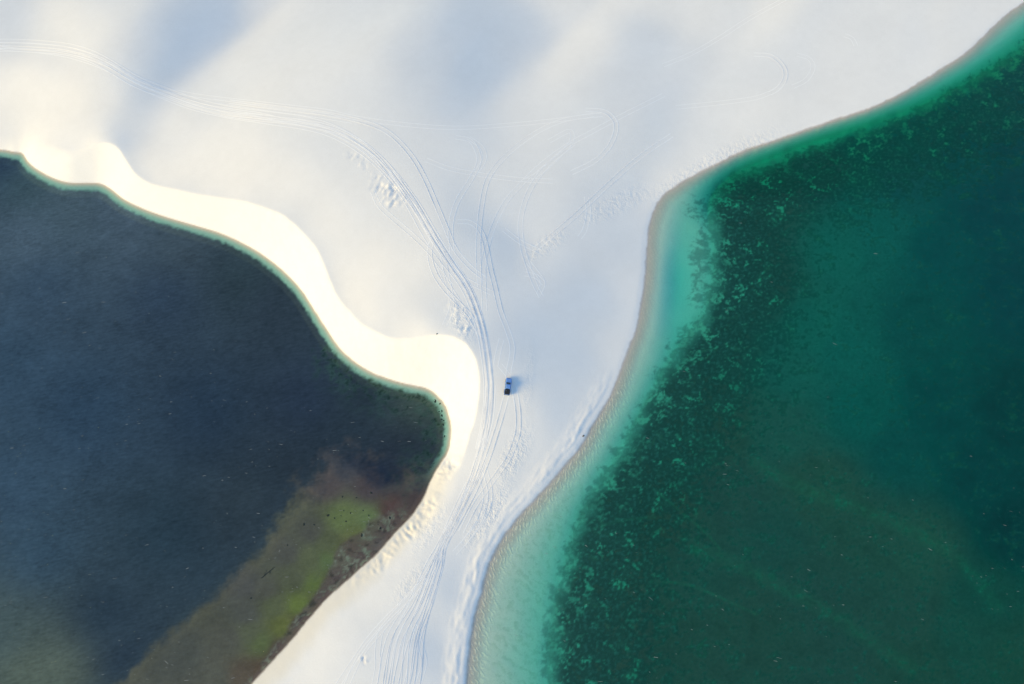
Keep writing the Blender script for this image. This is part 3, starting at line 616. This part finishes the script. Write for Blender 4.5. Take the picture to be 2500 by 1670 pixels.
truck.matrix_world = Matrix(((rt.x, fw.x, up_v.x, tx), (rt.y, fw.y, up_v.y, ty), (rt.z, fw.z, up_v.z, tz+.0), (0, 0, 0, 1)))
def ring(y, w, z0, z1, r=.10): return [(-w+.06, y, z0), (w-.06, y, z0), (w, y, z0+.12), (w, y, z1-r), (w-r*.8, y, z1), (-w+r*.8, y, z1), (-w, y, z1-r), (-w, y, z0+.12)]
mesh_obj('body', loft([ring(2.60, .74, .48, .82), ring(2.50, .85, .40, .95), ring(1.95, .91, .34, 1.03), ring(1.30, .93, .32, 1.08), ring(.4, .935, .32, 1.09), ring(-.80, .935, .32, 1.10), ring(-2.40, .925, .36, 1.12), ring(-2.56, .90, .42, 1.10)]), PAINT, truck, False, .02)
hood = mesh_obj('hood', loft([[(-.70, 2.42, .94), (.70, 2.42, .94), (.66, 2.42, .985), (-.66, 2.42, .985)], [(-.78, 1.9, 1.02), (.78, 1.9, 1.02), (.62, 1.9, 1.085), (-.62, 1.9, 1.085)], [(-.80, 1.32, 1.07), (.80, 1.32, 1.07), (.64, 1.32, 1.13), (-.64, 1.32, 1.13)]]), PAINT, truck)
cabr = lambda z, w, yf, yb, c: [(-w+c, yb, z), (w-c, yb, z), (w, yb+c, z), (w, yf-c*2, z), (w-c*2, yf, z), (-w+c*2, yf, z), (-w, yf-c*2, z), (-w, yb+c, z)]
cabm = mesh_obj('cab', loft([cabr(1.07, .86, 1.32, -.80, .06), cabr(1.66, .69, .62, -.66, .08), cabr(1.74, .64, .50, -.60, .10)]), PAINT, truck, False, .015)
mesh_obj('roof', loft([cabr(1.738, .61, .46, -.56, .10), cabr(1.775, .55, .38, -.50, .12)]), PAINT, truck)
mesh_obj('windshield', slab([(-.74, 1.255, 1.155), (.74, 1.255, 1.155), (.60, .685, 1.645), (-.60, .685, 1.645)], .03), GLASS, truck)
mesh_obj('rear_window', slab([(.62, -.785, 1.20), (-.62, -.785, 1.20), (-.56, -.69, 1.60), (.56, -.69, 1.60)], .03), GLASS, truck)
for sg in (-1, 1):
    for ya, yb in ((.98, .18), (.10, -.62)):
        top_f = min(ya, .48) if ya > .5 else ya-.02
        mesh_obj('side_window', slab([(sg*.838, ya, 1.16), (sg*.838, yb, 1.16), (sg*.715, yb+.0, 1.585), (sg*.715, top_f, 1.585)], .03), GLASS, truck)
    for ya, yb in ((1.14, .16), (.12, -.74)):
        d_ = mesh_obj('door', boxm(min(sg*.925, sg*.950), max(sg*.925, sg*.950), yb, ya, .45, 1.02), PAINT, truck, False, .008)
        mesh_obj('door_handle', boxm(min(sg*.945, sg*.975), max(sg*.945, sg*.975), yb+.06, yb+.24, .90, .935), CHROME, d_)
    mr = mesh_obj('mirror', loft([[(sg*.88, 1.02, 1.12), (sg*.88, .96, 1.12), (sg*.88, .96, 1.18), (sg*.88, 1.02, 1.18)], [(sg*1.06, 1.0, 1.08), (sg*1.06, .92, 1.08), (sg*1.06, .92, 1.30), (sg*1.06, 1.0, 1.30)], [(sg*1.16, .98, 1.10), (sg*1.16, .91, 1.10), (sg*1.16, .91, 1.28), (sg*1.16, .98, 1.28)]]), PAINT, truck)
    mesh_obj('headlight', loft([[(sg*.52, 2.575, .72), (sg*.80, 2.52, .74), (sg*.80, 2.52, .88), (sg*.52, 2.575, .86)], [(sg*.52, 2.615, .73), (sg*.78, 2.56, .75), (sg*.78, 2.56, .87), (sg*.52, 2.615, .85)]]), WHITEG, truck)
    mesh_obj('taillight', boxm(min(sg*.76, sg*.90), max(sg*.76, sg*.90), -2.60, -2.52, .70, 1.05), REDG, truck, False, .01)
    mesh_obj('bed_rail', boxm(min(sg*.84, sg*.915), max(sg*.84, sg*.915), -2.50, -.86, 1.11, 1.165), PAINT, truck, False, .01)
    for wy in (1.62, -1.58):
        arch = loft([[(sg*x_, wy+.50*math.cos(a), .40+.50*math.sin(a)) for a in np.linspace(0, math.pi, 13)]+[(sg*x_, wy+.43*math.cos(a), .40+.43*math.sin(a)) for a in np.linspace(math.pi, 0, 13)] for x_ in (.90, .985)])
        mesh_obj('wheel_arch', arch, DARKP, truck)
        wh = mesh_obj('wheel', cyl(sg*.84, wy, .385, .385, .26), RUBBER, truck, True)
        mesh_obj('rim', cyl(sg*.965, wy, .385, .24, .03, 16, [(-.03, .24), (.015, .24), (.02, .20), (.0, .17), (.015, .06)]), STEEL, wh)
mesh_obj('bed_cover', loft([[(-.83, -2.47, 1.11), (.83, -2.47, 1.11), (.83, -.86, 1.11), (-.83, -.86, 1.11)], [(-.83, -2.47, 1.16), (.83, -2.47, 1.16), (.83, -.86, 1.16), (-.83, -.86, 1.16)], [(-.74, -2.36, 1.20), (.74, -2.36, 1.20), (.74, -.97, 1.21), (-.74, -.97, 1.21)]]), BLACK, truck)
mesh_obj('strap', slab([(-.76, -1.02, 1.218), (-.70, -.98, 1.218), (-.22, -1.52, 1.222), (-.27, -1.56, 1.222)], .012), STEEL, truck)
tg = mesh_obj('tailgate', boxm(-.76, .76, -2.605, -2.53, .62, 1.10), DARKP, truck, False, .012)
mesh_obj('handle', boxm(-.14, .14, -2.63, -2.60, .94, 1.0), CHROME, tg)
mesh_obj('license_plate', boxm(-.22, .22, -2.632, -2.60, .70, .84), PLATE, truck)
rb = loft([[(x_, -2.56, .42), (x_, yy, .44), (x_, yy, .60), (x_, -2.56, .63)] for x_, yy in ((-.92, -2.66), (-.80, -2.76), (.80, -2.76), (.92, -2.66))]); mesh_obj('rear_bumper', rb, CHROME, truck)
fb = loft([[(x_, 2.46, .36), (x_, yy, .38), (x_, yy, .60), (x_, 2.46, .64)] for x_, yy in ((-.90, 2.56), (-.72, 2.70), (.72, 2.70), (.90, 2.56))]); mesh_obj('front_bumper', fb, PAINT, truck)
mesh_obj('grille', boxm(-.48, .48, 2.56, 2.625, .66, .86), DARKP, truck, False, .01)

# ------------------------------------------------------------------ small things on the bank and under the water
ROCKM = simple('weathered_wood', (.16, .15, .14), .9, vary=.3); WEEDM = simple('dark_weed', (.02, .026, .02), .9, vary=.4)
def lump(r, sq, seed):
    bm = bmesh.new(); bmesh.ops.create_icosphere(bm, subdivisions=2, radius=1)
    for v in bm.verts:
        k = 1+.7*float(vnoise(np.array([v.co.x*1.7+seed*9.1+40]), np.array([v.co.y*1.7+v.co.z*2.3+seed+40]), seed)[0]); v.co = Vector((v.co.x*r*k, v.co.y*r*k*.75, v.co.z*r*sq*k))
    return bm
def place(o, px, py, sink=0.0, rz=0.0):
    x, y, z = [float(v[0]) for v in on_ground(np.array([px]), np.array([py]))]; o.location = (x, y, z-sink); o.rotation_euler = (0, 0, rz)
dw = mesh_obj('driftwood_chunk', lump(.42, .6, 3), ROCKM, None); place(dw, 1424, 1064, .05, .6)
dw['label'] = 'small grey driftwood chunk lying on the sand bank of the green lagoon'; dw['category'] = 'driftwood'
gt = mesh_obj('dry_weed_clump', lump(.28, .7, 5), WEEDM, None); place(gt, 1067, 815, .03, .2)
gt['label'] = 'tiny dark dry weed clump on the dune crest above the bright sand face'; gt['category'] = 'weed'
def branch():
    bm = bmesh.new(); r = random.Random(4)
    def limb(p, d, L, rad, n=4):
        prev = None
        for k in range(n+1):
            q = p+d*(L*k/n)+Vector((r.uniform(-.12, .12), r.uniform(-.12, .12), r.uniform(-.03, .05))); rr = rad*(1-.75*k/n)
            a = d.cross(Vector((0, 0, 1))).normalized(); b = d.cross(a).normalized()
            cur = [bm.verts.new(q+a*rr*math.cos(t)+b*rr*math.sin(t)) for t in np.linspace(0, 2*math.pi, 6)[:-1]]
            if prev:
                for i in range(5): bm.faces.new((prev[i], prev[(i+1) % 5], cur[(i+1) % 5], cur[i]))
            prev = cur
    limb(Vector((-2.4, -2.0, .1)), Vector((.75, .66, .04)), 6.4, .28, 8)
    for k in range(9):
        t = r.uniform(.1, .9); limb(Vector((-2.4+4.8*t, -2.0+4.2*t, .15)), Vector((r.uniform(-1, 1), r.uniform(-1, 1), .1)).normalized(), r.uniform(.7, 1.7), .13, 3)
    return bm
br = mesh_obj('sunken_branch', branch(), WEEDM, None); place(br, 655, 1398, .12, 0); br.scale = (.75, .75, .5)
br['label'] = 'dark sunken branch on the olive shallows of the blue lagoon'; br['category'] = 'branch'
clumps = [(835,1262),(842,1250),(855,1255),(848,1270),(820,1268),(770,1285),(800,1262),(885,1248),(900,1256),(948,1262),(925,1280),(930,1292),(880,1300),(885,1310),(1072,985),(1078,1000),(1082,1012),(1080,1025),(1086,1040),(1070,1000),(1066,985),(1060,978),(1088,1066),(1085,1030),(905,1200),(870,1215),(840,1210),(612,1462),(705,1330),(742,1280)]
base = None
for k, (a_, b_) in enumerate(clumps):
    if base is None: o = base = mesh_obj('weed_clump', lump(.42, .35, 8), WEEDM, None)
    else: o = base.copy(); C.objects.link(o)
    place(o, a_+random.uniform(-4, 4), b_+random.uniform(-4, 4), .05, random.uniform(0, 6)); s_ = random.uniform(.6, 1.2); o.scale = (s_, s_*random.uniform(.6, 1), s_)
    tip = b_ < 1100
    o['label'] = 'small dark weed clump in the pale fringe just below the dune tip' if tip else 'small dark weed clump on the olive and lime green shallows'
    o['category'] = 'water weed'; o['group'] = 'dark weed clumps in the fringe below the dune tip' if tip else 'dark weed clumps on the olive shallows'

# foam flecks drifting on the wind ripples
FOAM = simple('foam', (.32, .34, .34), .8)
verts, faces = [], []
def fleck(x, y, L, w, a):
    b = len(verts); ca, sa = math.cos(a), math.sin(a)
    for u, v, z in ((-L, 0, .004), (-L*.4, w, .012), (L*.5, w*.8, .012), (L, 0, .004), (L*.4, -w, .012), (-L*.5, -w*.9, .012)): verts.append((x+u*ca-v*sa, y+u*sa+v*ca, z))
    faces.append(tuple(range(b, b+6)))
n_ = 0
while n_ < 600:
    x = random.uniform(-205, 205); y = random.uniform(-112, 140); q = np.array([x]); w = np.array([y]); l = bil(dL, q, w)[0]; r_ = bil(dR, q, w)[0]; px, py = P(x, y, 0)
    if float(vnoise(np.array([x/11+50]), np.array([y/8+50]), 9)[0]) < random.uniform(-.25, .45): continue
    if l < -5:
        if random.random() > .25+.75*min(max((py-900)/500, 0), 1)*min(max((px-100)/400, .3), 1): continue
        ang_ = math.radians(random.gauss(-8, 14)) if px > 350 else math.radians(random.gauss(12, 8))
    elif r_ < -7:
        if random.random() > .06+.30*min(max((py-850)/500, 0), 1): continue
        ang_ = math.radians(random.gauss(-22, 10))
    else: continue
    L = random.expovariate(1/.22)+.10; fleck(x, y, min(L, .9), random.uniform(.02, .05), ang_); n_ += 1
me = bpy.data.meshes.new('foam_flecks'); me.from_pydata(verts, [], faces); me.materials.append(FOAM)
fo = bpy.data.objects.new('foam_flecks', me); C.objects.link(fo); fo['kind'] = 'stuff'; fo['label'] = 'tiny white foam flecks on the lagoon surfaces'; fo['category'] = 'foam'
